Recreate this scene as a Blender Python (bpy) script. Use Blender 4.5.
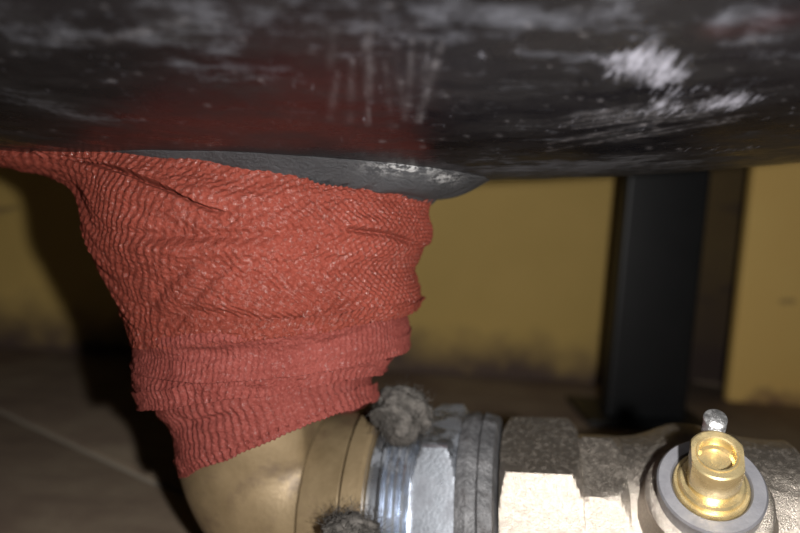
import bpy, bmesh, math, random
import numpy as np
from mathutils import Vector, Matrix

for o in list(bpy.data.objects):
    bpy.data.objects.remove(o)
scn = bpy.context.scene
COL = scn.collection
random.seed(7)
RNG = np.random.default_rng(11)

# ------------------------------------------------------------------ camera
FPX = 600.0                       # focal length in pixels of the 800 x 533 frame
PITCH, ROLL = math.radians(5.2), math.radians(3.5)
H = 0.178                         # lens height over the floor
cam_rot = Matrix.Rotation(math.pi / 2 - PITCH, 3, 'X') @ Matrix.Rotation(ROLL, 3, 'Z')
cd = bpy.data.cameras.new('camera')
cam = bpy.data.objects.new('camera', cd)
COL.objects.link(cam)
cam.matrix_world = Matrix.Translation((0, 0, H)) @ cam_rot.to_4x4()
cd.sensor_width = 36.0
cd.lens = 36.0 * FPX / 800.0
cd.clip_start = 0.004
cd.dof.use_dof = True
cd.dof.focus_distance = 0.172
cd.dof.aperture_fstop = 6.8
scn.camera = cam
RM = np.array(cam_rot)
CAMP = np.array([0, 0, H])

# ------------------------------------------------------------------ light: dim room + the phone's flash
w = bpy.data.worlds.new('world'); scn.world = w; w.use_nodes = True
w.node_tree.nodes['Background'].inputs[0].default_value = (0.9, 0.95, 1.0, 1)
w.node_tree.nodes['Background'].inputs[1].default_value = 0.006
fl = bpy.data.lights.new('phone_flash', 'POINT')
fl.energy = 4.6
fl.color = (1.0, 0.975, 0.945)
fl.shadow_soft_size = 0.0035
flo = bpy.data.objects.new('phone_flash', fl); COL.objects.link(flo)
flo.location = (0.034, -0.012, H + 0.004)
vs = scn.view_settings
vs.view_transform = 'Standard'; vs.look = 'None'; vs.gamma = 1.0
vs.use_curve_mapping = False
vs.exposure = 0.0


def P(px, py, Y):
    """World point on the sight line of a pixel, Y metres in front of the lens."""
    c = np.array([(px - 400) / FPX, (266.5 - py) / FPX, -1.0])
    d = RM @ c
    return CAMP + d * (Y / d[1])


def to_px(pts):
    q = (pts - CAMP) @ RM
    z = -q[..., 2]
    return 400 + FPX * q[..., 0] / z, 266.5 - FPX * q[..., 1] / z


def on_floor(px, py):
    c = np.array([(px - 400) / FPX, (266.5 - py) / FPX, -1.0]); d = RM @ c
    return CAMP + d * (-H / d[2])


def unit(v):
    v = np.asarray(v, float)
    return v / np.linalg.norm(v)


# ------------------------------------------------------------------ material helpers
def new_mat(name):
    m = bpy.data.materials.new(name); m.use_nodes = True
    nt = m.node_tree
    return m, nt, nt.nodes['Principled BSDF']


def nd(nt, typ, **kw):
    n = nt.nodes.new(typ)
    for k, v in kw.items():
        if k.startswith('_'):
            setattr(n, k[1:], v)
        else:
            n.inputs[k.replace('_', ' ')].default_value = v
    return n


def noise(nt, vec, scale, detail=4, rough=0.6, dist=0.0):
    n = nd(nt, 'ShaderNodeTexNoise', Scale=scale, Detail=detail, Roughness=rough, Distortion=dist)
    nt.links.new(vec, n.inputs['Vector'])
    return n.outputs['Fac']


def ramp(nt, fac, stops):
    r = nt.nodes.new('ShaderNodeValToRGB')
    el = r.color_ramp.elements
    while len(el) < len(stops):
        el.new(0.5)
    for e, (p, c) in zip(el, stops):
        e.position = p
        e.color = (c, c, c, 1) if isinstance(c, (int, float)) else (*c, 1)
    nt.links.new(fac, r.inputs[0])
    return r.outputs[0]


def math_n(nt, op, a, b, clamp=False):
    n = nt.nodes.new('ShaderNodeMath'); n.operation = op; n.use_clamp = clamp
    for i, v in enumerate((a, b)):
        if isinstance(v, (int, float)):
            n.inputs[i].default_value = v
        else:
            nt.links.new(v, n.inputs[i])
    return n.outputs[0]


def mix(nt, fac, a, b):
    n = nt.nodes.new('ShaderNodeMix'); n.data_type = 'RGBA'
    for sock, v in ((n.inputs['Factor'], fac), (n.inputs[6], a), (n.inputs[7], b)):
        if isinstance(v, tuple):
            sock.default_value = (*v, 1)
        elif isinstance(v, (int, float)):
            sock.default_value = v
        else:
            nt.links.new(v, sock)
    return n.outputs[2]


def bump(nt, bsdf, h, strength, dist):
    b = nd(nt, 'ShaderNodeBump', Strength=strength, Distance=dist)
    nt.links.new(h, b.inputs['Height'])
    nt.links.new(b.outputs[0], bsdf.inputs['Normal'])


def position(nt, scale=None, rot=None):
    g = nt.nodes.new('ShaderNodeNewGeometry').outputs['Position']
    if scale is None:
        return g
    m = nt.nodes.new('ShaderNodeMapping')
    m.inputs['Scale'].default_value = scale
    if rot:
        m.inputs['Rotation'].default_value = rot
    nt.links.new(g, m.inputs['Vector'])
    return m.outputs[0]


def attr(nt, name):
    a = nt.nodes.new('ShaderNodeAttribute'); a.attribute_name = name
    return a.outputs['Fac']


def metal_mat(name, c1, c2, dirt, metallic, rough, nscale=120, dirt_amt=0.5, bumps=0.3, bdist=0.0004, bscale=900):
    m, nt, b = new_mat(name)
    p = position(nt)
    n1 = noise(nt, p, nscale, 5)
    col = mix(nt, ramp(nt, n1, [(0.35, 0.0), (0.65, 1.0)]), c1, c2)
    n2 = noise(nt, p, nscale * 0.6, 8, 0.7)
    dm = ramp(nt, n2, [(0.50, 0.0), (0.62, dirt_amt)])
    col = mix(nt, dm, col, dirt)
    nt.links.new(col, b.inputs['Base Color'])
    nt.links.new(math_n(nt, 'MULTIPLY_ADD', dm, -0.6) if False else math_n(nt, 'SUBTRACT', metallic, math_n(nt, 'MULTIPLY', dm, metallic)), b.inputs['Metallic'])
    r = math_n(nt, 'ADD', math_n(nt, 'MULTIPLY', n1, 0.2), rough - 0.1, True)
    nt.links.new(r, b.inputs['Roughness'])
    bump(nt, b, noise(nt, p, bscale, 4), bumps, bdist)
    return m


# ------------------------------------------------------------------ mesh helpers
def grid_faces(rows, cols, wrap):
    i = np.arange(rows - 1)[:, None]
    j = np.arange(cols if wrap else cols - 1)[None, :]
    j2 = (j + 1) % cols
    a = i * cols + j; b = i * cols + j2; c = (i + 1) * cols + j2; d = (i + 1) * cols + j
    return np.stack([a, b, c, d], -1).reshape(-1, 4)


def mesh_np(name, verts, quads, mat, parent=None, smooth=True, extra=None):
    verts = np.ascontiguousarray(verts.reshape(-1, 3), dtype=np.float32)
    quads = np.ascontiguousarray(quads, dtype=np.int32)
    me = bpy.data.meshes.new(name)
    me.vertices.add(len(verts)); me.vertices.foreach_set('co', verts.ravel())
    me.loops.add(quads.size); me.loops.foreach_set('vertex_index', quads.ravel())
    me.polygons.add(len(quads))
    me.polygons.foreach_set('loop_start', np.arange(0, quads.size, 4, dtype=np.int32))
    me.polygons.foreach_set('loop_total', np.full(len(quads), 4, dtype=np.int32))
    me.polygons.foreach_set('use_smooth', np.full(len(quads), smooth, dtype=bool))
    if extra:
        for k, v in extra.items():
            a = me.attributes.new(k, 'FLOAT', 'POINT')
            a.data.foreach_set('value', np.ascontiguousarray(v.ravel(), dtype=np.float32))
    me.update(calc_edges=True); me.validate()
    return link(name, me, mat, parent)


def link(name, me, mat, parent=None):
    o = bpy.data.objects.new(name, me); COL.objects.link(o)
    if mat:
        me.materials.append(mat)
    if parent:
        o.parent = parent
        o.matrix_parent_inverse = parent.matrix_world.inverted()
    return o


def bm_obj(name, bm, mat, parent=None, smooth=None):
    bmesh.ops.recalc_face_normals(bm, faces=bm.faces)
    me = bpy.data.meshes.new(name); bm.to_mesh(me); bm.free()
    if smooth is not None:
        sharp_smooth(me, smooth)
    return link(name, me, mat, parent)


def sharp_smooth(me, ang):
    me.polygons.foreach_set('use_smooth', np.ones(len(me.polygons), dtype=bool))
    me.set_sharp_from_angle(angle=math.radians(ang))


def thing(name, loc, label, cat, group=None):
    o = bpy.data.objects.new(name, None); COL.objects.link(o)
    o.empty_display_size = 0.01
    o.location = Vector(loc)
    bpy.context.view_layer.update()
    return tag(o, label, cat, group)


def tag(o, label, cat, group=None):
    o['label'] = label; o['category'] = cat
    if group:
        o['group'] = group
    return o


def struct(o):
    o['kind'] = 'structure'
    return o


def box_obj(name, lo, hi, mat, parent=None, bevel=0.0, seg=2):
    bm = bmesh.new()
    bmesh.ops.create_cube(bm, size=1)
    for v in bm.verts:
        v.co = Vector([lo[k] + (v.co[k] + 0.5) * (hi[k] - lo[k]) for k in range(3)])
    if bevel:
        bmesh.ops.bevel(bm, geom=list(bm.edges), offset=bevel, segments=seg, affect='EDGES', profile=0.6)
    return bm_obj(name, bm, mat, parent, 40)


def frame(axis, up=(0, 0, 1)):
    a = unit(axis)
    u = np.asarray(up, float); u = unit(u - a * (u @ a))
    f = np.cross(u, a)            # for a ~ +X, up ~ +Z : +Y
    return a, -f, u               # axis, front (towards the lens), up


def lathe(name, org, fr, prof, mat, parent=None, n=96, rf=None, ang=35, closed=True, disp=None, phase=0.0):
    """prof: list of (s, r) along the axis. rf(s, r, phi) may reshape the section."""
    a, f, u = fr
    phi = phase + np.linspace(0, 2 * math.pi, n, endpoint=False)
    rows = []
    for s, r in prof:
        rr = np.full(n, r) if rf is None else rf(s, r, phi)
        if disp is not None:
            rr = rr + disp(s, phi) * (r > 1e-4)
        rows.append(org + a * s + np.outer(rr * np.cos(phi), f) + np.outer(rr * np.sin(phi), u))
    V = np.array(rows)
    o = mesh_np(name, V, grid_faces(len(prof), n, True), mat, parent)
    me = o.data
    if closed:
        bm = bmesh.new(); bm.from_mesh(me)
        bmesh.ops.holes_fill(bm, edges=[e for e in bm.edges if e.is_boundary], sides=0)
        bmesh.ops.recalc_face_normals(bm, faces=bm.faces)
        bm.to_mesh(me); bm.free()
    sharp_smooth(me, ang)
    return o


def hexsec(ap, rot, sides=6):
    """section radius limited to a polygon with apothem ap, one corner at angle rot"""
    k = math.pi / sides

    def rf(s, r, phi):
        q = np.mod(phi - rot, 2 * k) - k
        return np.minimum(r, ap / np.cos(q))
    return rf


def fine(prof, step):
    out = [prof[0]]
    for (s0, r0), (s1, r1) in zip(prof[:-1], prof[1:]):
        k = max(1, int(math.hypot(s1 - s0, r1 - r0) / step))
        for i in range(1, k + 1):
            t = i / k
            out.append((s0 + (s1 - s0) * t, r0 + (r1 - r0) * t))
    return out


def vnoise(x, y, seed=0):
    """smooth value noise on arrays"""
    xi = np.floor(x).astype(np.int64); yi = np.floor(y).astype(np.int64)
    fx = x - xi; fy = y - yi
    fx = fx * fx * (3 - 2 * fx); fy = fy * fy * (3 - 2 * fy)

    def h(a, b):
        n = (a * 374761393 + b * 668265263 + seed * 982451653) & 0xFFFFFFFF
        n = ((n ^ (n >> 13)) * 1274126177) & 0xFFFFFFFF
        return ((n ^ (n >> 16)) & 0xFFFF) / 65535.0
    return ((h(xi, yi) * (1 - fx) + h(xi + 1, yi) * fx) * (1 - fy)
            + (h(xi, yi + 1) * (1 - fx) + h(xi + 1, yi + 1) * fx) * fy)


def fbm(x, y, seed=0, oct=4):
    s = 0; a = 0.5
    for k in range(oct):
        s = s + a * vnoise(x * 2 ** k, y * 2 ** k, seed + k * 17); a *= 0.5
    return s / (1 - 0.5 ** oct)


# ------------------------------------------------------------------ setting materials
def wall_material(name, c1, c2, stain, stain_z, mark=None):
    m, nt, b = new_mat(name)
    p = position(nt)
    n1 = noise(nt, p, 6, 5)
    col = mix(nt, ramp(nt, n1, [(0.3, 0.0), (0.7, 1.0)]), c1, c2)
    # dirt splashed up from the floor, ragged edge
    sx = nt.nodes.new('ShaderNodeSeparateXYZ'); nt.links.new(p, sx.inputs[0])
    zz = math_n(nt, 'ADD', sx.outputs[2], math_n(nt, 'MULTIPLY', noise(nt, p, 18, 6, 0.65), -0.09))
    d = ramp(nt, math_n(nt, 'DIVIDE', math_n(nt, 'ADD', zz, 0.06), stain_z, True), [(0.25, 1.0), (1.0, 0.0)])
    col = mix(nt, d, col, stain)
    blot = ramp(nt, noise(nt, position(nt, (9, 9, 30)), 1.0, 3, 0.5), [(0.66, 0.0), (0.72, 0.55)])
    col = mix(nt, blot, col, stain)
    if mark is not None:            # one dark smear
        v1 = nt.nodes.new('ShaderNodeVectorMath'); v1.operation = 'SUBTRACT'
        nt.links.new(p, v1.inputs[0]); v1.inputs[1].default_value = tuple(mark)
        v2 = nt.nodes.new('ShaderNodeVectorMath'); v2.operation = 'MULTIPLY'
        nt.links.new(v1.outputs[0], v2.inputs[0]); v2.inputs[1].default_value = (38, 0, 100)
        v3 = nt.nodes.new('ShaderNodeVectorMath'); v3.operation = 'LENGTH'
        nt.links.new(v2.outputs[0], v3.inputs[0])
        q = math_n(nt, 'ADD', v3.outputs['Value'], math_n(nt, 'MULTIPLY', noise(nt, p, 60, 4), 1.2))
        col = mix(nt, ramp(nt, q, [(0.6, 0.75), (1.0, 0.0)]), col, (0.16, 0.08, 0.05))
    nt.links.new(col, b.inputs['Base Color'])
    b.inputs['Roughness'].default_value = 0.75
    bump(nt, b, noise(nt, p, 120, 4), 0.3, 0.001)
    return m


M_wall = wall_material('yellow_wall_paint', (0.56, 0.385, 0.115), (0.64, 0.44, 0.14), (0.10, 0.065, 0.05), 0.075)
M_wall_r = wall_material('ochre_wall_paint', (0.80, 0.52, 0.16), (0.84, 0.58, 0.19), (0.25, 0.14, 0.07), 0.03, mark=P(785, 301, 0.62))
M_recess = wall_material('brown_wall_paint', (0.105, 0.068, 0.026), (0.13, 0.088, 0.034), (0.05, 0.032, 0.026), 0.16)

mf, nt, b = new_mat('dusty_floor')
p = position(nt)
c = mix(nt, ramp(nt, noise(nt, p, 9, 6, 0.65), [(0.35, 0.0), (0.65, 1.0)]), (0.17, 0.115, 0.085), (0.30, 0.235, 0.165))
c = mix(nt, ramp(nt, noise(nt, position(nt, (3, 14, 3), (0, 0, 0.5)), 4, 5), [(0.5, 0.0), (0.75, 0.6)]), c, (0.13, 0.085, 0.065))
nt.links.new(c, b.inputs['Base Color']); b.inputs['Roughness'].default_value = 0.8
bump(nt, b, noise(nt, p, 200, 5), 0.4, 0.001)
M_floor = mf
mg, nt, b = new_mat('pale_floor_joint')
b.inputs['Base Color'].default_value = (0.40, 0.35, 0.28, 1); b.inputs['Roughness'].default_value = 0.9
M_joint = mg

# ------------------------------------------------------------------ setting
WY = 0.66
FX0, FX1, FY1 = -0.95, 1.15, 1.1
floor = struct(box_obj('floor', (FX0, -0.35, -0.05), (FX1, FY1, -0.0025), M_joint))
# slabs, laid along the joint that shows at the lower left
j0, j1 = on_floor(20, 419), on_floor(122, 466)
jd = unit((j1 - j0)[:2]); jn = np.array([-jd[1], jd[0]])
ang = math.atan2(jd[1], jd[0])
SL, SW = 1.5, 0.55
slab_me = None
k = 0
for iu in range(-2, 2):
    for iv in range(-4, 5):
        c0 = j0[:2] + jd * (SL * (iu + 0.55)) + jn * (SW * iv)
        lo, hi = 0.0025, 0.0
        cen = c0 + jd * SL / 2 + jn * SW / 2
        if not (FX0 - 0.05 < cen[0] < FX1 + 0.05 and -0.4 < cen[1] < FY1 + 0.05):
            continue
        if slab_me is None:
            s = box_obj('floor_slab', (-SL / 2 + 0.003, -SW / 2 + 0.003, -0.02), (SL / 2 - 0.003, SW / 2 - 0.003, 0), M_floor, None, 0.0015)
            slab_me = s.data
        else:
            s = bpy.data.objects.new('floor_slab', slab_me); COL.objects.link(s)
        s.parent = floor
        s.location = (cen[0], cen[1], 0.0); s.rotation_euler = (0, 0, ang)

pr = P(618, 250, WY)            # where the yellow wall ends, behind the post
wb = struct(box_obj('wall_back', (FX0, WY, -0.05), (pr[0] + 0.03, WY + 0.06, 0.75), M_wall, None, 0.004))
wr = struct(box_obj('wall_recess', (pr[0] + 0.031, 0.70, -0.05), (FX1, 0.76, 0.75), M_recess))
pe = P(742, 280, 0.62)
wrt = struct(box_obj('wall_right', (pe[0], 0.62, -0.05), (FX1, 0.632, 0.75), M_wall_r, None, 0.003))

# dark square post
mp, nt, b = new_mat('black_post_paint')
p = position(nt)
nt.links.new(mix(nt, ramp(nt, noise(nt, p, 40, 5), [(0.4, 0.0), (0.7, 1.0)]), (0.003, 0.0036, 0.0045), (0.005, 0.0055, 0.0065)), b.inputs['Base Color'])
b.inputs['Roughness'].default_value = 0.5
M_post = mp
py_ = 0.53
pa, pb = P(617, 300, py_), P(699, 300, py_)
post = thing('support_post', ((pa[0] + pb[0]) / 2, py_ + 0.02, 0), 'black square metal post standing between the yellow wall sections', 'post')
box_obj('post_column', (pa[0], py_, 0.004), (pb[0], py_ + 0.022, 0.70), M_post, post, 0.004, 4)
box_obj('base_plate', (pa[0] - 0.02, py_ - 0.015, 0.0), (pb[0] + 0.02, py_ + 0.06, 0.005), M_post, post, 0.001)

# ------------------------------------------------------------------ tank
TR, TK = 0.28, 1.3
TYC = 0.22
TX0 = P(225, 175, TYC)[0]
TZ0 = H + 0.0100


def tank_z(x, y):
    r = TR - (x - TX0) ** 2 / (2 * TK)
    return TZ0 + TR - np.sqrt(np.maximum(r * r - (y - TYC) ** 2, 0))


def tank_hit(px, py):
    c = np.array([(px - 400) / FPX, (266.5 - py) / FPX, -1.0]); d = RM @ c; d = d / d[1]
    for t in np.linspace(0.03, 0.30, 1200):
        q = CAMP + d * t
        if q[2] >= tank_z(q[0], q[1]):
            return q
    return None


xs = np.concatenate([np.linspace(-0.50, -0.20, 30, endpoint=False), np.linspace(-0.20, 0.26, 560, endpoint=False), np.linspace(0.26, 0.5, 24)])
ph = np.concatenate([np.linspace(-math.pi, -0.5, 40, endpoint=False), np.linspace(-0.5, 0.14, 330, endpoint=False), np.linspace(0.14, math.pi, 50, endpoint=False)])
X, PH = np.meshgrid(xs, ph, indexing='ij')
Rr = TR - (X - TX0) ** 2 / (2 * TK)
Rr = Rr + 0.0006 * (fbm(X * 25, PH * 10, 3) - 0.5)
V = np.stack([X, TYC + Rr * np.sin(PH), TZ0 + TR - Rr * np.cos(PH)], -1)
ix, iy = to_px(V)
iy = np.where(V[..., 1] < 0.012, -900, iy)       # nothing to mark beside or behind the lens
ix = np.where(V[..., 1] < 0.012, -900, ix)


def seg_dist(ix, iy, pts):
    best = np.full(ix.shape, 1e9); along = np.zeros(ix.shape)
    L = 0
    for (x0, y0), (x1, y1) in zip(pts[:-1], pts[1:]):
        dx, dy = x1 - x0, y1 - y0
        ll = dx * dx + dy * dy
        t = np.clip(((ix - x0) * dx + (iy - y0) * dy) / ll, 0, 1)
        d = np.hypot(ix - x0 - t * dx, iy - y0 - t * dy)
        m = d < best
        best = np.where(m, d, best); along = np.where(m, L + t * math.sqrt(ll), along)
        L += math.sqrt(ll)
    return best, along


# wear: pale scuffs, chalky dust and scratches rubbed into the paint; then painted-in pink reflections
def blob(cx, cy, rx, ry, rot=0.0):
    c_, s_ = math.cos(rot), math.sin(rot)
    u = ((ix - cx) * c_ + (iy - cy) * s_) / rx
    v = (-(ix - cx) * s_ + (iy - cy) * c_) / ry
    return np.exp(-(u * u + v * v))


scuff = np.minimum(1.0, 1.0 * blob(645, 58, 34, 16) + 0.9 * blob(662, 76, 34, 12) + 0.5 * blob(610, 72, 22, 12) + 0.85 * blob(730, 103, 44, 8, -0.15) + 0.25 * blob(690, 88, 45, 12)
         + 0.5 * blob(665, 106, 20, 8, 0.2) + 0.4 * blob(640, 112, 90, 8, -0.16) + 0.3 * blob(740, 148, 70, 5, -0.1))
dust = (0.5 * blob(235, 8, 130, 24) + 0.45 * blob(60, 35, 150, 26, 0.1) + 0.55 * blob(45, 106, 60, 12, 0.3) + 0.35 * blob(110, 120, 60, 7, 0.15)
        + 0.4 * blob(200, 60, 60, 40, 0.6) + 0.35 * blob(370, 30, 80, 35) + 0.4 * blob(520, 20, 160, 20, -0.1) + 0.35 * blob(470, 88, 70, 18)
        + 0.28 * blob(580, 60, 80, 30) + 0.5 * blob(500, 12, 40, 10) + 0.45 * blob(770, 30, 70, 40) + 0.35 * blob(600, 120, 120, 14, -0.15)
        + 0.95 * blob(560, 168, 170, 11, -0.03) + 0.3 * blob(690, 20, 80, 18, -0.1))
line = np.zeros(X.shape)
fan = [((338, 72), (330, 118), .5), ((370, 20), (368, 125), .7), ((395, 45), (405, 118), .5), ((412, 40), (408, 110), .5),
       ((428, 42), (424, 80), .8), ((442, 40), (420, 122), .9), ((430, 85), (416, 120), .6), ((385, 60), (392, 128), .35), ((352, 60), (350, 120), .4),
       ((365, 45), (372, 70), .7), ((334, 30), (330, 70), .35)]
for a_, b_, s_ in fan:
    d_, al = seg_dist(ix, iy, [a_, b_])
    line += 0.75 * s_ * np.exp(-(d_ / (1.6 + 2.5 * vnoise(al * 0.06, 0 * al, 3))) ** 2) * (0.1 + 0.9 * vnoise(al * 0.12, 0 * al, int(a_[0])))
for k in range(26):                                   # long rub marks on the right
    x0 = random.uniform(540, 660); y0 = 140 - (x0 - 540) * 0.12 + random.uniform(-22, 16)
    ln = random.uniform(50, 150)
    d_, al = seg_dist(ix, iy, [(x0, y0), (x0 + ln, y0 - ln * random.uniform(.12, .2))])
    line += random.uniform(.25, .7) * np.exp(-(d_ / 1.1) ** 2) * vnoise(al * .2, al * 0 + k, k)
d_, al = seg_dist(ix, iy, [(100, 42), (150, 30), (185, 20)])
line += .45 * np.exp(-(d_ / 4) ** 2) * vnoise(al * .2, al * 0, 5)
for k in range(90):                                  # chips and grit
    cx, cy = random.uniform(0, 800), random.uniform(5, 150)
    rr = random.uniform(0.8, 1.9)
    line += random.uniform(.3, .9) * np.exp(-(((ix - cx) / (rr * 1.6)) ** 2 + ((iy - cy) / rr) ** 2))
pink_reflection = 0.35 * blob(765, 24, 40, 9, -.2) + .25 * blob(715, 30, 18, 7) + .35 * blob(150, 128, 150, 14) + .3 * blob(330, 90, 80, 45)  # reddish reflections on the gloss, painted into the tank colour

mt, nt, b = new_mat('worn_black_tank_paint')
p = position(nt)
pst = position(nt, (1, 0.25, 1))
f1 = noise(nt, p, 130, 8, 0.72)
f2 = noise(nt, position(nt, (0.35, 1.6, 1), (0, 0, 0.15)), 160, 6, 0.7)
f3 = noise(nt, position(nt, (1.8, 0.3, 1)), 400, 6, 0.75)
base = mix(nt, ramp(nt, noise(nt, p, 22, 6), [(0.35, 0.0), (0.7, 1.0)]), (0.002, 0.002, 0.0027), (0.006, 0.0055, 0.0066))
def worn(att, f, gain, off):
    # ragged patch: the mark shows where its strength plus the grain passes a level
    q = math_n(nt, 'ADD', attr(nt, att), math_n(nt, 'MULTIPLY', math_n(nt, 'SUBTRACT', f, 0.5), gain))
    return math_n(nt, 'MULTIPLY', math_n(nt, 'SUBTRACT', q, off), 1.15, True)


f4 = math_n(nt, 'ADD', math_n(nt, 'MULTIPLY', f3, 0.6), math_n(nt, 'MULTIPLY', f1, 0.4))
f5 = math_n(nt, 'ADD', math_n(nt, 'MULTIPLY', f2, 0.5), math_n(nt, 'MULTIPLY', f1, 0.5))
dm = worn('dust', f5, 4.6, 0.36)
sm = worn('scuff', f4, 5.0, 0.48)
lm = math_n(nt, 'MULTIPLY', attr(nt, 'line'), ramp(nt, f1, [(0.3, 0.1), (0.6, 1.0)]), True)
col = mix(nt, math_n(nt, 'MULTIPLY', dm, 0.36), base, (0.105, 0.11, 0.13))
col = mix(nt, math_n(nt, 'MULTIPLY', math_n(nt, 'MULTIPLY', attr(nt, 'pink_reflection'), f1), 0.35), col, (0.12, 0.03, 0.025))
col = mix(nt, math_n(nt, 'MULTIPLY', lm, 0.4), col, (0.20, 0.19, 0.20))
col = mix(nt, math_n(nt, 'MULTIPLY', sm, 0.6), col, (0.30, 0.30, 0.35))
nt.links.new(col, b.inputs['Base Color'])
rg = math_n(nt, 'ADD', 0.20, math_n(nt, 'MULTIPLY', math_n(nt, 'ADD', dm, sm), 0.25), True)
rg = math_n(nt, 'ADD', math_n(nt, 'ADD', rg, math_n(nt, 'MULTIPLY', attr(nt, 'dust'), 0.18)), ramp(nt, noise(nt, position(nt, (0.5, 1.3, 1), (0, 0, 0.2)), 70, 6, 0.7), [(0.38, 0.0), (0.64, 0.30)]))
nt.links.new(rg, b.inputs['Roughness'])
b.inputs['Specular IOR Level'].default_value = 0.5
bump(nt, b, f1, 0.12, 0.0006)
tank = mesh_np('tank', V, grid_faces(len(xs), len(ph), True), mt, None, True, dict(scuff=scuff, dust=dust, line=line, pink_reflection=pink_reflection))
bm = bmesh.new(); bm.from_mesh(tank.data)
bmesh.ops.holes_fill(bm, edges=[e for e in bm.edges if e.is_boundary], sides=0)
bmesh.ops.recalc_face_normals(bm, faces=bm.faces)
bm.to_mesh(tank.data); bm.free()
sharp_smooth(tank.data, 50)
tag(tank, 'large black painted metal tank with scuffs and scratches overhead', 'tank')

# ------------------------------------------------------------------ rubber gasket skirt between tank and wrap
mr, nt, b = new_mat('black_rubber')
p = position(nt)
g1 = noise(nt, position(nt, (1.0, 1.0, 2.2)), 620, 6, 0.75)
cr = mix(nt, ramp(nt, noise(nt, p, 60, 5), [(0.4, 0.0), (0.7, 1.0)]), (0.018, 0.0185, 0.021), (0.036, 0.037, 0.041))
cr = mix(nt, math_n(nt, 'MULTIPLY', attr(nt, 'scuff'), ramp(nt, noise(nt, position(nt, (1, 1, 2.2), (0, 0.3, 0)), 330, 5, 0.7), [(0.46, 0.0), (0.58, 1.0)]), True), cr, (0.36, 0.36, 0.36))
nt.links.new(cr, b.inputs['Base Color'])
b.inputs['Roughness'].default_value = 0.55
bump(nt, b, g1, 0.9, 0.0012)
gx = P(282, 170, TYC)[0]
n_ = 720
th = np.linspace(0, 2 * math.pi, n_, endpoint=False)
rows = []
wob = 0.0012 * (fbm(np.cos(th) * 4 + 9, np.sin(th) * 4 + 9, 8) - 0.5) * 2
for t in np.linspace(0, 1, 26):
    # from the rim on the tank, round a soft lip, down and in to the pipe
    a_ = 0.0750 - 0.0185 * t ** 1.2
    b_ = 0.0475 - 0.006 * t
    drop = 0.0006 + 0.0105 * math.sin(min(t * 1.05, 1) * math.pi / 2) ** 1.3
    x = gx + (a_ + wob) * np.cos(th); y = TYC - (b_ + wob) * np.sin(th)
    z0 = tank_z(x, y)
    z = z0 - drop * (0.42 + 0.40 * np.cos(th) - 0.22 * np.abs(np.cos(th)) ** 6 * (np.cos(th) > 0)) - (0.0004 * np.sin(th * 37 + 6 * np.sin(th * 5)) * t)
    if t == 0:
        z = z0 + 0.0003
    rows.append(np.stack([x, y, z], -1))
last = rows[-1]
for t in (0.5, 1.0):                                # the sleeve goes on down inside the wrap
    q = last.copy(); q[:, 0] = gx + (q[:, 0] - gx) * (1 - 0.25 * t); q[:, 1] = TYC + (q[:, 1] - TYC) * (1 - 0.2 * t); q[:, 2] = last[:, 2] - 0.014 * t
    rows.append(q)
V = np.array(rows)
gx_, gy_ = to_px(V)
sc = (np.exp(-(((gx_ - 405) / 30) ** 2 + ((gy_ - 167) / 7) ** 2)) + 0.7 * np.exp(-(((gx_ - 445) / 14) ** 2 + ((gy_ - 178) / 5) ** 2))) * (V[..., 1] < TYC)
gask = mesh_np('rubber_gasket', V, grid_faces(len(V), n_, True), mr, None, True, dict(scuff=sc))
tag(gask, 'black wrinkled rubber gasket between the tank and red fabric', 'gasket')

# ------------------------------------------------------------------ red woven wrap
mw, nt, b = new_mat('red_woven_fabric')
p = position(nt)
n1 = noise(nt, p, 45, 5, 0.6)
n2 = noise(nt, p, 1100, 3, 0.6)
cw = mix(nt, ramp(nt, n1, [(0.32, 0.0), (0.68, 1.0)]), (0.108, 0.0175, 0.0095), (0.148, 0.027, 0.0165))
cw = mix(nt, ramp(nt, n2, [(0.45, 0.0), (0.75, 0.5)]), cw, (0.23, 0.062, 0.045))
nt.links.new(cw, b.inputs['Base Color'])
gl = noise(nt, p, 800, 3, 0.7)
nt.links.new(ramp(nt, gl, [(0.53, 0.72), (0.62, 0.24)]), b.inputs['Roughness'])
nt.links.new(ramp(nt, gl, [(0.53, 0.18), (0.62, 1.0)]), b.inputs['Specular IOR Level'])
bump(nt, b, noise(nt, p, 1300, 4, 0.65), 0.9, 0.0007)
M_fab = mw
mw2, nt, b = new_mat('rose_woven_fabric')
p = position(nt)
n1 = noise(nt, p, 60, 5, 0.6); n2 = noise(nt, p, 1100, 3, 0.6)
cw = mix(nt, ramp(nt, n1, [(0.32, 0.0), (0.68, 1.0)]), (0.118, 0.022, 0.0165), (0.155, 0.034, 0.027))
cw = mix(nt, ramp(nt, n2, [(0.45, 0.0), (0.75, 0.5)]), cw, (0.25, 0.075, 0.062))
nt.links.new(cw, b.inputs['Base Color'])
gl = noise(nt, p, 850, 3, 0.7)
nt.links.new(ramp(nt, gl, [(0.57, 0.75), (0.68, 0.28)]), b.inputs['Roughness'])
nt.links.new(ramp(nt, gl, [(0.57, 0.18), (0.68, 0.8)]), b.inputs['Specular IOR Level'])
bump(nt, b, noise(nt, p, 1300, 4, 0.65), 0.9, 0.0006)
M_fab2 = mw2

dense = np.linspace(-0.25, math.pi + 0.25, 1150, endpoint=False)
sparse = np.linspace(math.pi + 0.25, 2 * math.pi - 0.25, 190, endpoint=False)
TH = np.concatenate([dense, sparse])


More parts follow.
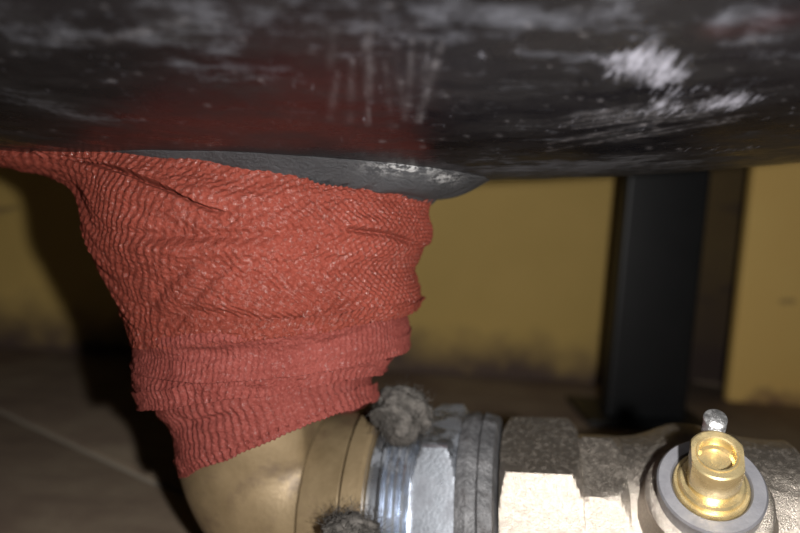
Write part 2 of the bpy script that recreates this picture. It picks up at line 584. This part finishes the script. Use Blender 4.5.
def crom(keys, n):
    """Catmull-Rom through the key rows"""
    K = np.array(keys, float)
    m = len(K)
    t = np.linspace(0, m - 1, n)
    i = np.clip(t.astype(int), 0, m - 2); f = (t - i)[:, None]
    g = lambda q: K[np.clip(q, 0, m - 1)]
    p0, p1, p2, p3 = g(i - 1), g(i), g(i + 1), g(i + 2)
    return 0.5 * (2 * p1 + (p2 - p0) * f + (2 * p0 - 5 * p1 + 4 * p2 - p3) * f ** 2 + (3 * p1 - p0 - 3 * p2 + p3) * f ** 3)


def smooth01(x):
    x = np.clip(x, 0, 1)
    return x * x * (3 - 2 * x)


def turn(name, keys, nrows, knit, parent, mat, seed, creases=(), steps=(), hem=0.0009, folds=0.0008, pits=False, thick=0.0011, scal=0.00045, top_edge=None):
    """one turn of the bandage. keys: Lx, Ly, Rx, Ry (pixels at the pipe's depth), depth radius, tail px, front tilt, centre depth"""
    K = crom(keys, nrows)
    G = np.zeros((nrows, len(TH), 3))
    c, s = np.cos(TH), np.sin(TH)
    for i, (lx, ly, rx, ry, bb, ext, tz, yc) in enumerate(K):
        Lp, Rp = P(lx, ly, yc), P(rx, ry, yc)
        f = math.sqrt(max(0.2, 1 - (bb / yc) ** 2))
        cen = (Lp + Rp) / 2; h = (Rp - Lp) / 2 * f
        e = (P(lx - ext, ly, yc) - Lp) if ext > 0 else np.zeros(3)
        w_ = np.where(c < 0, np.abs(c) ** 7, 0)
        # the front is a little flatter than an ellipse, like cloth on a fitting
        G[i] = cen + np.outer(c, h) + np.outer(s * bb, np.array([0, -1, tz])) + np.outer(w_, e)
    gu = np.gradient(G, axis=1); gv = np.gradient(G, axis=0)
    nrm = np.cross(gv, gu)
    nrm /= np.linalg.norm(nrm, axis=-1, keepdims=True) + 1e-12
    out = G - G.mean(axis=1, keepdims=True)
    sgn = np.sign((nrm * out).sum(-1).mean())
    nrm *= sgn
    du = np.linalg.norm(gu, axis=-1); dv = np.linalg.norm(gv, axis=-1)
    S = np.cumsum(du, axis=1).mean(0)[None, :] * np.ones((nrows, 1)) * 1000     # mm round the pipe
    T = np.cumsum(dv, axis=0) * 1000                                            # mm down the pipe
    Tn = np.linspace(0, 1, nrows)[:, None] * np.ones_like(S)
    ix, iy = to_px(G)
    D = knit(S, T, Tn, ix, iy)
    D = D * (0.75 + 0.5 * fbm(S / 9, T / 9, seed + 3, 3))
    D += folds * 2 * (fbm(S / 22 + 5, T / 7, seed, 4) - 0.5)
    D += folds * 0.8 * (fbm(S / 6, T / 3, seed + 9, 3) - 0.5)
    front = (nrm[..., 1] < 0.25)
    for pts, depth, wid, fade in creases:
        d_, al = seg_dist(ix, iy, pts)
        tot = sum(math.dist(a, b) for a, b in zip(pts[:-1], pts[1:]))
        win = smooth01(np.minimum(al, tot - al) / (fade * tot) + 0.05)
        D += np.where(front, depth * np.exp(-(d_ / wid) ** 2) * win, 0)
    for pts, hgt, reach in steps:
        # cloth above the line lies over the cloth below it
        xs_ = np.array([q[0] for q in pts]); ys_ = np.array([q[1] for q in pts])
        yl = np.interp(ix, xs_, ys_) + 1.6 * (vnoise(ix * 0.22, ix * 0, seed + 5) - 0.5)
        dy = yl - iy
        inx = smooth01((xs_[-1] - ix) / 40) * smooth01((ix - xs_[0]) / 20 + 0.3)
        up = smooth01((dy + 0.4) / 1.6) * np.exp(-np.clip(dy, 0, None) / reach)
        dn = np.exp(-((dy + 2.0) / 2.2) ** 2)
        D += np.where(front, inx * (hgt * up - 0.9 * hgt * dn), 0)
    Te = T[-1:, :] - T
    if pits:
        per = 3.3
        q = np.mod(S, per) - per / 2
        D -= 0.0011 * np.exp(-(q / 0.45) ** 2 - ((Te - 2.1) / 0.45) ** 2)
    # hem: last 2 mm lifts and the edge is scalloped by the loops
    D += hem * np.exp(-Te / 2.2)
    G2 = G + nrm * D[..., None]
    tv = gv / (dv[..., None] + 1e-12)
    G2 += tv * (scal * np.cos(2 * math.pi * S / 1.7) * np.exp(-Te / 0.7) + 0.0016 * (fbm(S / 12, S * 0, seed + 21, 3) - 0.5) * np.exp(-Te / 3))[..., None]
    G2 -= tv * (scal * np.cos(2 * math.pi * S / 1.7) * np.exp(-T / 0.7))[..., None]
    if top_edge is not None:
        G2 += tv * (np.where(front, top_edge(ix), 0) * np.exp(-T / 7))[..., None]
    # fold the lower edge back to give the cloth its thickness
    last = G2[-1]; n_l = nrm[-1]; t_l = tv[-1]
    back = [last - n_l * thick * 0.5 + t_l * thick * 0.3, last - n_l * thick, last - n_l * thick - t_l * 0.006]
    top = G2[0] - nrm[0] * thick
    A = np.concatenate([(G2[0] - nrm[0] * thick + tv[0] * 0.004)[None], top[None], G2, np.array(back)])
    return mesh_np(name, A, grid_faces(len(A), len(TH), True), mat, parent)


tp = 2 * math.pi


def knit_main(S, T, Tn, ix, iy):
    # fine net: ribs slant down to the left on the left flank, level rows towards the right
    slant = smooth01((310 - ix + 60 * (fbm(S / 12, T / 12, 61, 2) - 0.5)) / 200)
    warp = 1.2 * (fbm(S / 30, T / 20, 5, 3) - 0.5)
    a1 = S - (0.5 * slant) * T + warp * 2
    a2 = T + 0.10 * S + warp * 2 + 1.2 * np.sin(S / 11)
    lat = np.cos(tp * a1 / 2.7) * np.cos(tp * a2 / 2.9)            # staggered loops
    loops = np.sign(lat) * np.abs(lat) ** 0.7
    ribs = np.cos(tp * a1 / 2.3)
    cell = 0.5 + 0.5 * np.cos(tp * a2 / 1.6)
    k = slant
    return 0.00028 * ((1 - k) * loops + k * (0.42 * ribs + 0.6 * cell * (0.45 + 0.55 * ribs)) * (0.55 + 0.9 * fbm(S / 14, T / 10, 77, 3))
                      + 0.7 * (vnoise(S / 0.9, T / 0.8, 91) - 0.5))


def knit_ribs(per, row, amp, kr=0.35):
    def f(S, T, Tn, ix, iy):
        a1 = S + 1.0 * (fbm(S / 20, T / 25, 31, 2) - 0.5) * 2 - 0.22 * T + 0.006 * T * T
        ribs = np.cos(tp * a1 / per)
        rows_ = np.cos(tp * T / row + math.pi * (np.floor(a1 / per) % 2))
        return amp * (ribs * (1 - kr) + kr * rows_ * (0.5 + 0.5 * ribs) + 0.8 * (vnoise(S / 0.9, T / 0.9, 93) - 0.5))
    return f


Y0 = 0.22
wrap = thing('fabric_wrap', P(270, 320, Y0), 'red woven fabric bandage wound in layers around the pipe neck', 'fabric wrap')
T1 = [  # Lx  Ly   Rx   Ry   depth ext  tilt  Y
    (82, 154, 443, 189, .0440, 140, 0.0, Y0),
    (86, 166, 434, 203, .0455, 84, 0.0, Y0),
    (89, 182, 432, 214, .0480, 22, 0.0, Y0),
    (91, 205, 437, 227, .0485, 0, 0.0, Y0),
    (95, 230, 433, 241, .0485, 0, 0.0, Y0),
    (105, 254, 421, 258, .0480, 0, 0.02, Y0),
    (120, 284, 419, 272, .0478, 0, 0.03, Y0),
    (133, 312, 425, 290, .0475, 0, 0.05, Y0),
    (139, 330, 423, 303, .0470, 0, 0.07, Y0),
    (142, 338, 417, 309, .0465, 0, 0.08, Y0)]
t1 = turn('bandage_turn', T1, 330, knit_main, wrap, M_fab, 3,
          creases=[([(330, 226), (390, 234), (432, 250)], -0.0020, 3.0, .3), ([(320, 258), (380, 256), (425, 262)], 0.0012, 9, .4),
                   ([(80, 226), (150, 236), (230, 236), (330, 230)], -0.0016, 6, .35), ([(80, 240), (150, 250), (230, 252), (330, 246)], 0.0012, 9, .35), ([(130, 330), (165, 285), (215, 240)], -0.0009, 6, .4), ([(165, 335), (200, 290), (245, 245)], -0.0009, 6, .4),
                   ([(180, 310), (300, 322), (400, 294)], -0.0010, 7, .3), ([(250, 215), (300, 200), (360, 190)], -0.0008, 6, .4),
                   ([(170, 275), (260, 280), (380, 262)], 0.0008, 12, .4), ([(300, 245), (360, 226), (420, 214)], 0.001, 10, .4)],
          steps=[([(-60, 147), (40, 151), (90, 160), (130, 172), (165, 187), (200, 204), (238, 216)], 0.0024, 30)], folds=0.0014, scal=0.0003,
          top_edge=lambda x: 0.0042 * smooth01((x - 283) / 45) * smooth01((445 - x) / 60))
T2 = [
    (134, 322, 410, 296, .0440, 0, 0.08, Y0),
    (141, 338, 410, 309, .0475, 0, 0.10, Y0),
    (142, 347, 411, 320, .0450, 0, 0.08, Y0),
    (142, 353, 412, 333, .0450, 0, 0.05, Y0),
    (142, 357, 410, 343, .0448, 0, 0.03, Y0)]
t2 = turn('bandage_turn', T2, 90, knit_ribs(1.9, 1.7, 0.00018, .5), wrap, M_fab2, 13, pits=False,
          creases=[([(150, 345), (250, 362), (380, 330)], -0.0006, 5, .3)], folds=0.0012, hem=0.0012, scal=0.0001)
T3 = [
    (144, 342, 404, 328, .0420, 0, 0.12, Y0),
    (140, 360, 405, 342, .0425, 0, 0.11, Y0),
    (140, 376, 402, 352, .0430, 0, 0.14, Y0),
    (142, 392, 394, 360, .0426, 0, 0.20, Y0),
    (148, 404, 388, 368, .0422, 0, 0.22, Y0)]
t3 = turn('bandage_turn', T3, 110, knit_ribs(2.5, 1.7, 0.00025, .4), wrap, M_fab2, 23,
          creases=[([(380, 372), (396, 352), (404, 336)], -0.0022, 4, .3), ([(230, 372), (280, 384), (340, 376)], 0.0009, 6, .4)], folds=0.0016, hem=0.0014, scal=0.0001)
T4 = [
    (160, 384, 378, 358, .0388, 0, 0.18, Y0),
    (160, 400, 376, 368, .0390, 0, 0.21, Y0),
    (165, 414, 373, 377, .0390, 0, 0.24, Y0),
    (176, 427, 373, 384, .0390, 0, 0.27, Y0),
    (180, 446, 377, 391, .0390, 0, 0.30, Y0),
    (181, 464, 380, 396, .0390, 0, 0.32, Y0),
    (187, 475, 380, 399, .0390, 0, 0.33, Y0)]
t4 = turn('bandage_turn', T4, 190, knit_ribs(2.9, 1.8, 0.00022, .16), wrap, M_fab2, 33,
          creases=[([(165, 412), (190, 424), (240, 414)], -0.0014, 4, .3)], folds=0.0010, hem=0.0006, pits=True, scal=0.0002)

# ------------------------------------------------------------------ pipe run
AX0 = P(400, 512, 0.235)
AX1 = P(712, 530, 0.208)
PA = frame(AX1 - AX0)
a_, f_, u_ = PA


def s_at(px):
    """axis position whose front silhouette shows at pixel column px (front of a pipe of radius 0.035)"""
    best = None
    for s in np.linspace(-0.12, 0.25, 1500):
        q = AX0 + a_ * s + f_ * 0.034 + u_ * 0.01
        x, _ = to_px(q)
        if best is None or abs(x - px) < best[0]:
            best = (abs(x - px), s)
    return best[1]


M_brass = metal_mat('aged_brass', (0.25, 0.185, 0.105), (0.18, 0.13, 0.07), (0.08, 0.05, 0.03), 0.4, 0.50, 90, 0.7, 0.35, 0.0004, 600)
M_brass2 = metal_mat('bright_brass', (0.74, 0.60, 0.32), (0.62, 0.48, 0.24), (0.36, 0.24, 0.10), 0.8, 0.27, 200, 0.3, 0.15, 0.0002, 900)
M_steel = metal_mat('zinc_steel', (0.62, 0.66, 0.73), (0.42, 0.45, 0.50), (0.04, 0.037, 0.045), 0.95, 0.30, 130, 0.55, 0.2, 0.0004, 700)
M_seal = metal_mat('dirty_sealant', (0.15, 0.15, 0.155), (0.07, 0.07, 0.073), (0.035, 0.03, 0.03), 0.3, 0.55, 150, 0.6, 0.9, 0.0012, 420)
M_cast = metal_mat('cast_nickel_brass', (0.46, 0.41, 0.355), (0.38, 0.335, 0.285), (0.22, 0.19, 0.16), 0.9, 0.33, 900, 0.3, 0.8, 0.0004, 2000)
M_ring = metal_mat('grey_plated_steel', (0.26, 0.26, 0.28), (0.20, 0.20, 0.22), (0.1, 0.1, 0.11), 0.5, 0.42, 160, 0.4, 0.3, 0.0003, 900)
M_thread = metal_mat('threaded_steel', (0.60, 0.60, 0.60), (0.40, 0.40, 0.40), (0.08, 0.08, 0.08), 0.9, 0.3, 500, 0.6, 0.6, 0.0005, 900)

sA = s_at(297); sB = s_at(342); sC = s_at(366); sD = s_at(378); sE = s_at(412); sF = s_at(455); sG = s_at(497)
elbow = thing('pipe_elbow', AX0 + a_ * sA, 'tan brass pipe elbow emerging below the red fabric', 'pipe fitting')
# swept elbow body: from up inside the wrap, round the bend, to the collar
ER = 0.0362
vdir = unit(np.array([-0.12, 0.0, 1.0]))
bend_r = 0.030
corner = AX0 + a_ * (sA - bend_r + 0.0025)
p_up = corner + vdir * bend_r
p_rt = corner + a_ * bend_r
path = [p_up + vdir * x for x in np.linspace(0.05, 0.0, 6, endpoint=False)]
for t in np.linspace(0, 1, 28):
    # circular-like blend
    th_ = t * math.pi / 2
    path.append(corner + vdir * bend_r * (1 - math.sin(th_)) + a_ * bend_r * (1 - math.cos(th_)))
path = np.array(path)
tg = np.gradient(path, axis=0); tg /= np.linalg.norm(tg, axis=1, keepdims=True)
n_ = 96
phi = np.linspace(0, tp, n_, endpoint=False)
side = unit(np.cross(vdir, a_))
rows = []
for q, t in zip(path, tg):
    e2 = unit(np.cross(t, side))
    R_ = q + np.outer(np.cos(phi) * ER, side) + np.outer(np.sin(phi) * ER, e2)
    over = np.maximum((R_ - AX0) @ a_ - (sA + 0.0003), 0)      # the bend stops square against the collar
    rows.append(R_ - np.outer(over, a_))
V = np.array(rows)
o = mesh_np('elbow_bend', V, grid_faces(len(V), n_, True), M_brass, elbow)
dent = lambda s, ph: 0.0006 * (fbm(np.cos(ph) * 6 + 20, np.full_like(ph, s * 90) + np.sin(ph) * 6, 4, 3) - 0.5)
lathe('collar', AX0, PA, fine([(sA, 0.030), (sA + 0.0002, 0.0378), (sA + 0.0012, 0.0390), (sB - 0.0012, 0.0400), (sB - 0.0002, 0.0392), (sB + .002, 0.030)], 0.002), M_brass, elbow, 128, disp=dent)
lathe('bead_ring', AX0, PA, fine([(sB - 0.001, 0.030), (sB + 0.0003, 0.0418), (sB + 0.0012, 0.0432), (sC - 0.0015, 0.0432), (sC - 0.0003, 0.042), (sC, 0.030)], 0.002), M_brass, elbow, 128, disp=dent)

nut = thing('union_nut', AX0 + a_ * sE, 'silver hex union nut with threaded sleeve beside the brass elbow', 'nut')
prof = [(sC + 0.0002, 0.028), (sC + 0.0003, 0.0385), (sD, 0.0385), (sD + 0.0006, 0.041)]
s = sD + 0.0006
pitch_ = (sE - sD - 0.001) / 4
for k in range(4):
    prof += [(s + pitch_ * 0.35, 0.0412), (s + pitch_ * 0.6, 0.0388), (s + pitch_, 0.0412)]
    s += pitch_
prof += [(sE + 0.001, 0.030)]
lathe('threaded_sleeve', AX0, PA, prof, M_steel, nut, 160, disp=lambda s, ph: 0.0005 * (fbm(np.cos(ph) * 9 + 20, np.sin(ph) * 9 + s * 60, 14, 3) - 0.5))
R6 = 0.0445
cor = math.radians(58)
hexp = fine([(sE - 0.0005, 0.030), (sE, 0.0398), (sE + 0.0028, 0.0440), (sF - 0.0028, 0.0440), (sF, 0.0398), (sF + 0.0005, 0.030)], 0.0012)
lathe('hex_nut', AX0, PA, hexp, M_steel, nut, 240, rf=hexsec(R6 * math.cos(math.pi / 6), cor), ang=16, phase=cor)
ms = (sF + sG) / 2
lathe('nut_collar', AX0, PA, fine([(sF - 0.001, 0.030), (sF + 0.0002, 0.0395), (sF + 0.004, 0.0405), (ms, 0.0390), (ms + .001, .0402), (sG - 0.005, 0.0398), (sG - 0.0015, 0.0386), (sG - 0.0002, 0.030)], 0.001), M_seal, nut, 180,
      disp=lambda s, ph: 0.0014 * (fbm(np.cos(ph) * 12 + 20, np.sin(ph) * 12 + s * 200, 24, 4) - 0.5))

# ------------------------------------------------------------------ ball valve
s0 = sG
s1 = s_at(586); s2 = s_at(632); s3 = s_at(840)
valve = thing('ball_valve', AX0 + a_ * s_at(700), 'silvery cast ball valve body with brass stem at lower right', 'valve')
VD = lambda amp, fr_, sd: (lambda s, ph: amp * (fbm(np.cos(ph) * fr_ + 20, np.sin(ph) * fr_ + s * 150, sd, 4) - 0.5))
lathe('hex_end', AX0, PA, fine([(s0, 0.026), (s0 + .0004, 0.0340), (s0 + 0.003, 0.0385), (s1 - 0.003, 0.0385), (s1, 0.0350), (s1 + 0.001, 0.027)], 0.0012), M_cast, valve, 240,
      rf=hexsec(0.0385 * math.cos(math.pi / 6), math.radians(49)), ang=16, phase=math.radians(49), disp=VD(0.0004, 14, 44))
lathe('octagon_neck', AX0, PA, fine([(s1 - .002, 0.026), (s1, 0.0335), (s1 + .002, 0.0345), (s2 - 0.002, 0.0340), (s2 + 0.004, 0.0300)], 0.0012), M_cast, valve, 240,
      rf=hexsec(0.0345 * math.cos(math.pi / 8), math.radians(40), 8), ang=16, phase=math.radians(40), disp=VD(0.0004, 14, 54))
# body: rounded barrel
sb = s_at(712)
bl = []
for t in np.linspace(-1, 1, 60):
    s = sb + t * (s3 - sb) * 1.0 if t > 0 else sb + t * (sb - s2 + 0.002)
    r = 0.0318 + 0.0055 * math.exp(-(t / 0.45) ** 2)
    bl.append((s, r))
bl = [(bl[0][0] - 0.001, 0.022)] + bl + [(bl[-1][0] + 0.001, 0.022)]
lathe('valve_body', AX0, PA, bl, M_cast, valve, 200, disp=VD(0.0005, 14, 64))
lathe('parting_line', AX0, PA, [(s_at(768), 0.0300), (s_at(768) + .0004, 0.0334), (s_at(768) + .002, 0.0336), (s_at(768) + .003, 0.0300)], M_cast, valve, 200)

# boss, packing ring, gland and stem
RC = P(711, 484, 0.172)
to_cam = unit(CAMP - RC)
iu_ = RM @ np.array([0, 1, 0]); ir_ = RM @ np.array([1, 0, 0])
iu_ = unit(iu_ - to_cam * (iu_ @ to_cam)); ir_ = unit(ir_ - to_cam * (ir_ @ to_cam))
tl = math.radians(26)
wdir = unit(to_cam * math.cos(tl) + iu_ * math.sin(tl) + ir_ * 0.09)
BF = frame(wdir, iu_)
rO = np.linalg.norm(P(767, 487, 0.172) - P(653, 487, 0.172)) / 2 * 0.94
k = rO
lathe('boss', RC, BF, fine([(-2.2 * k, 1.30 * k), (-1.3 * k, 1.28 * k), (-1.0 * k, 1.16 * k), (-0.82 * k, 1.10 * k), (-.74 * k, 1.13 * k), (-.58 * k, 1.13 * k), (-.52 * k, 1.05 * k), (-.5 * k, .6 * k)], 0.001), M_cast, valve, 128, disp=VD(0.0004, 10, 74))
ringo = lathe('packing_ring', RC, BF, [(-.52 * k, .5 * k), (-.52 * k, .92 * k), (-.05 * k, .935 * k), (0, .90 * k), (0.0, .70 * k), (-.05 * k, .665 * k), (-.3 * k, .665 * k)], M_ring, valve, 128)
lathe('gland', RC, BF, [(-.3 * k, .655 * k), (-.02 * k, .655 * k), (.03 * k, .63 * k), (.03 * k, .58 * k), (.12 * k, .57 * k), (.16 * k, .53 * k), (.16 * k, .2 * k)], M_brass2, valve, 128)


def flats(s, r, phi):
    # two flats, left and right (phi 0 = image right in this frame)
    lim = 0.41 * k
    cc = np.abs(np.cos(phi)) + 1e-6
    return np.minimum(r, lim / cc) if s > 0.22 * k else np.full_like(phi, r)


Ls = 1.14 * k
stem = lathe('stem', RC, BF, [(.1 * k, .44 * k), (.40 * k, .44 * k), (.42 * k, .49 * k), (Ls - .10 * k, .49 * k), (Ls - .02 * k, .47 * k), (Ls, .44 * k), (Ls, .345 * k), (Ls - .03 * k, .33 * k), (Ls - .05 * k, .32 * k), (Ls - .26 * k, .315 * k), (Ls - .32 * k, .27 * k), (Ls - .33 * k, .004 * k)],
             M_brass2, valve, 144, rf=flats, ang=30)
lathe('hole_rim', RC, BF, [(Ls - .04 * k, .29 * k), (Ls + .02 * k, .30 * k), (Ls + .025 * k, .33 * k), (Ls - .02 * k, .35 * k)], M_brass2, stem, 96, closed=False)
# threaded stud behind the stem
sp = RC + BF[2] * (0.70 * k)
st = [(-.1 * k, .16 * k)]
for q in np.arange(0, 1.14, 0.07):
    st += [(q * k, .165 * k), ((q + .035) * k, .20 * k)]
st += [(1.18 * k, .17 * k), (1.20 * k, .06 * k)]
lathe('threaded_stud', sp, BF, st, M_thread, valve, 64)

# ------------------------------------------------------------------ lint caught on the joint
ml, nt, b = new_mat('grey_lint')
p = position(nt)
nt.links.new(mix(nt, ramp(nt, noise(nt, p, 300, 5), [(0.35, 0.0), (0.65, 1.0)]), (0.045, 0.042, 0.038), (0.12, 0.11, 0.10)), b.inputs['Base Color'])
b.inputs['Roughness'].default_value = 0.95
b.inputs['Specular IOR Level'].default_value = 0.1
bump(nt, b, noise(nt, p, 900, 5, 0.7), 0.9, 0.001)


def lint(center, rx, ry, rz, rot, label, nf, seed):
    rng = np.random.default_rng(seed)
    t = thing('lint_tuft', center, label, 'lint', 'grey lint on the pipe joint')
    bm = bmesh.new(); bmesh.ops.create_icosphere(bm, subdivisions=5, radius=1.0)
    co = np.array([v.co[:] for v in bm.verts])
    q = fbm(co[:, 0] * 2.2 + 9, co[:, 1] * 2.2 + co[:, 2] * 2.6 + 9, seed, 4)
    co = co * (0.62 + 0.6 * q)[:, None]
    R = np.array(Matrix.Rotation(rot, 3, 'Y'))
    for v, c_ in zip(bm.verts, co):
        v.co = Vector(center + R @ (c_ * np.array([rx, ry, rz])))
    bm_obj('lint_core', bm, ml, t, 180)
    V_, F_ = [], []
    for _ in range(nf):
        d = unit(rng.normal(size=3)); st_ = d * (0.62 + 0.28 * rng.random()) * np.array([rx, ry, rz])
        dr = unit(np.cross(d, rng.normal(size=3)) + d * 0.35 * rng.random())
        ln = rx * rng.uniform(0.25, 0.7); cv = unit(rng.normal(size=3)) * ln * 0.7 - d * ln * 0.5
        pts = [center + R @ (st_ + dr * ln * u + cv * u * u) for u in np.linspace(0, 1, 5)]
        r = rng.uniform(0.00004, 0.00008)
        b0 = len(V_)
        for i_, q_ in enumerate(pts):
            tt = unit(pts[min(i_ + 1, 4)] - pts[max(i_ - 1, 0)])
            e1 = unit(np.cross(tt, (0.3, 0.9, 0.2))); e2 = np.cross(tt, e1)
            for k_ in range(3):
                V_.append(q_ + r * (e1 * math.cos(k_ * 2.094) + e2 * math.sin(k_ * 2.094)))
        for i_ in range(4):
            for k_ in range(3):
                F_.append((b0 + i_ * 3 + k_, b0 + i_ * 3 + (k_ + 1) % 3, b0 + i_ * 3 + 3 + (k_ + 1) % 3, b0 + i_ * 3 + 3 + k_))
    o = mesh_np('lint_fibres', np.array(V_), np.array(F_), ml, t)
    o['kind'] = 'stuff'
    return t


lint(P(402, 416, 0.216), 0.0115, 0.008, 0.0105, 0.25, 'grey fluffy lint on top of the joint behind the red fabric', 1500, 3)
lint(P(352, 529, 0.186), 0.0105, 0.006, 0.0045, 0.1, 'grey lint lying against the front of the brass ring', 1000, 8)
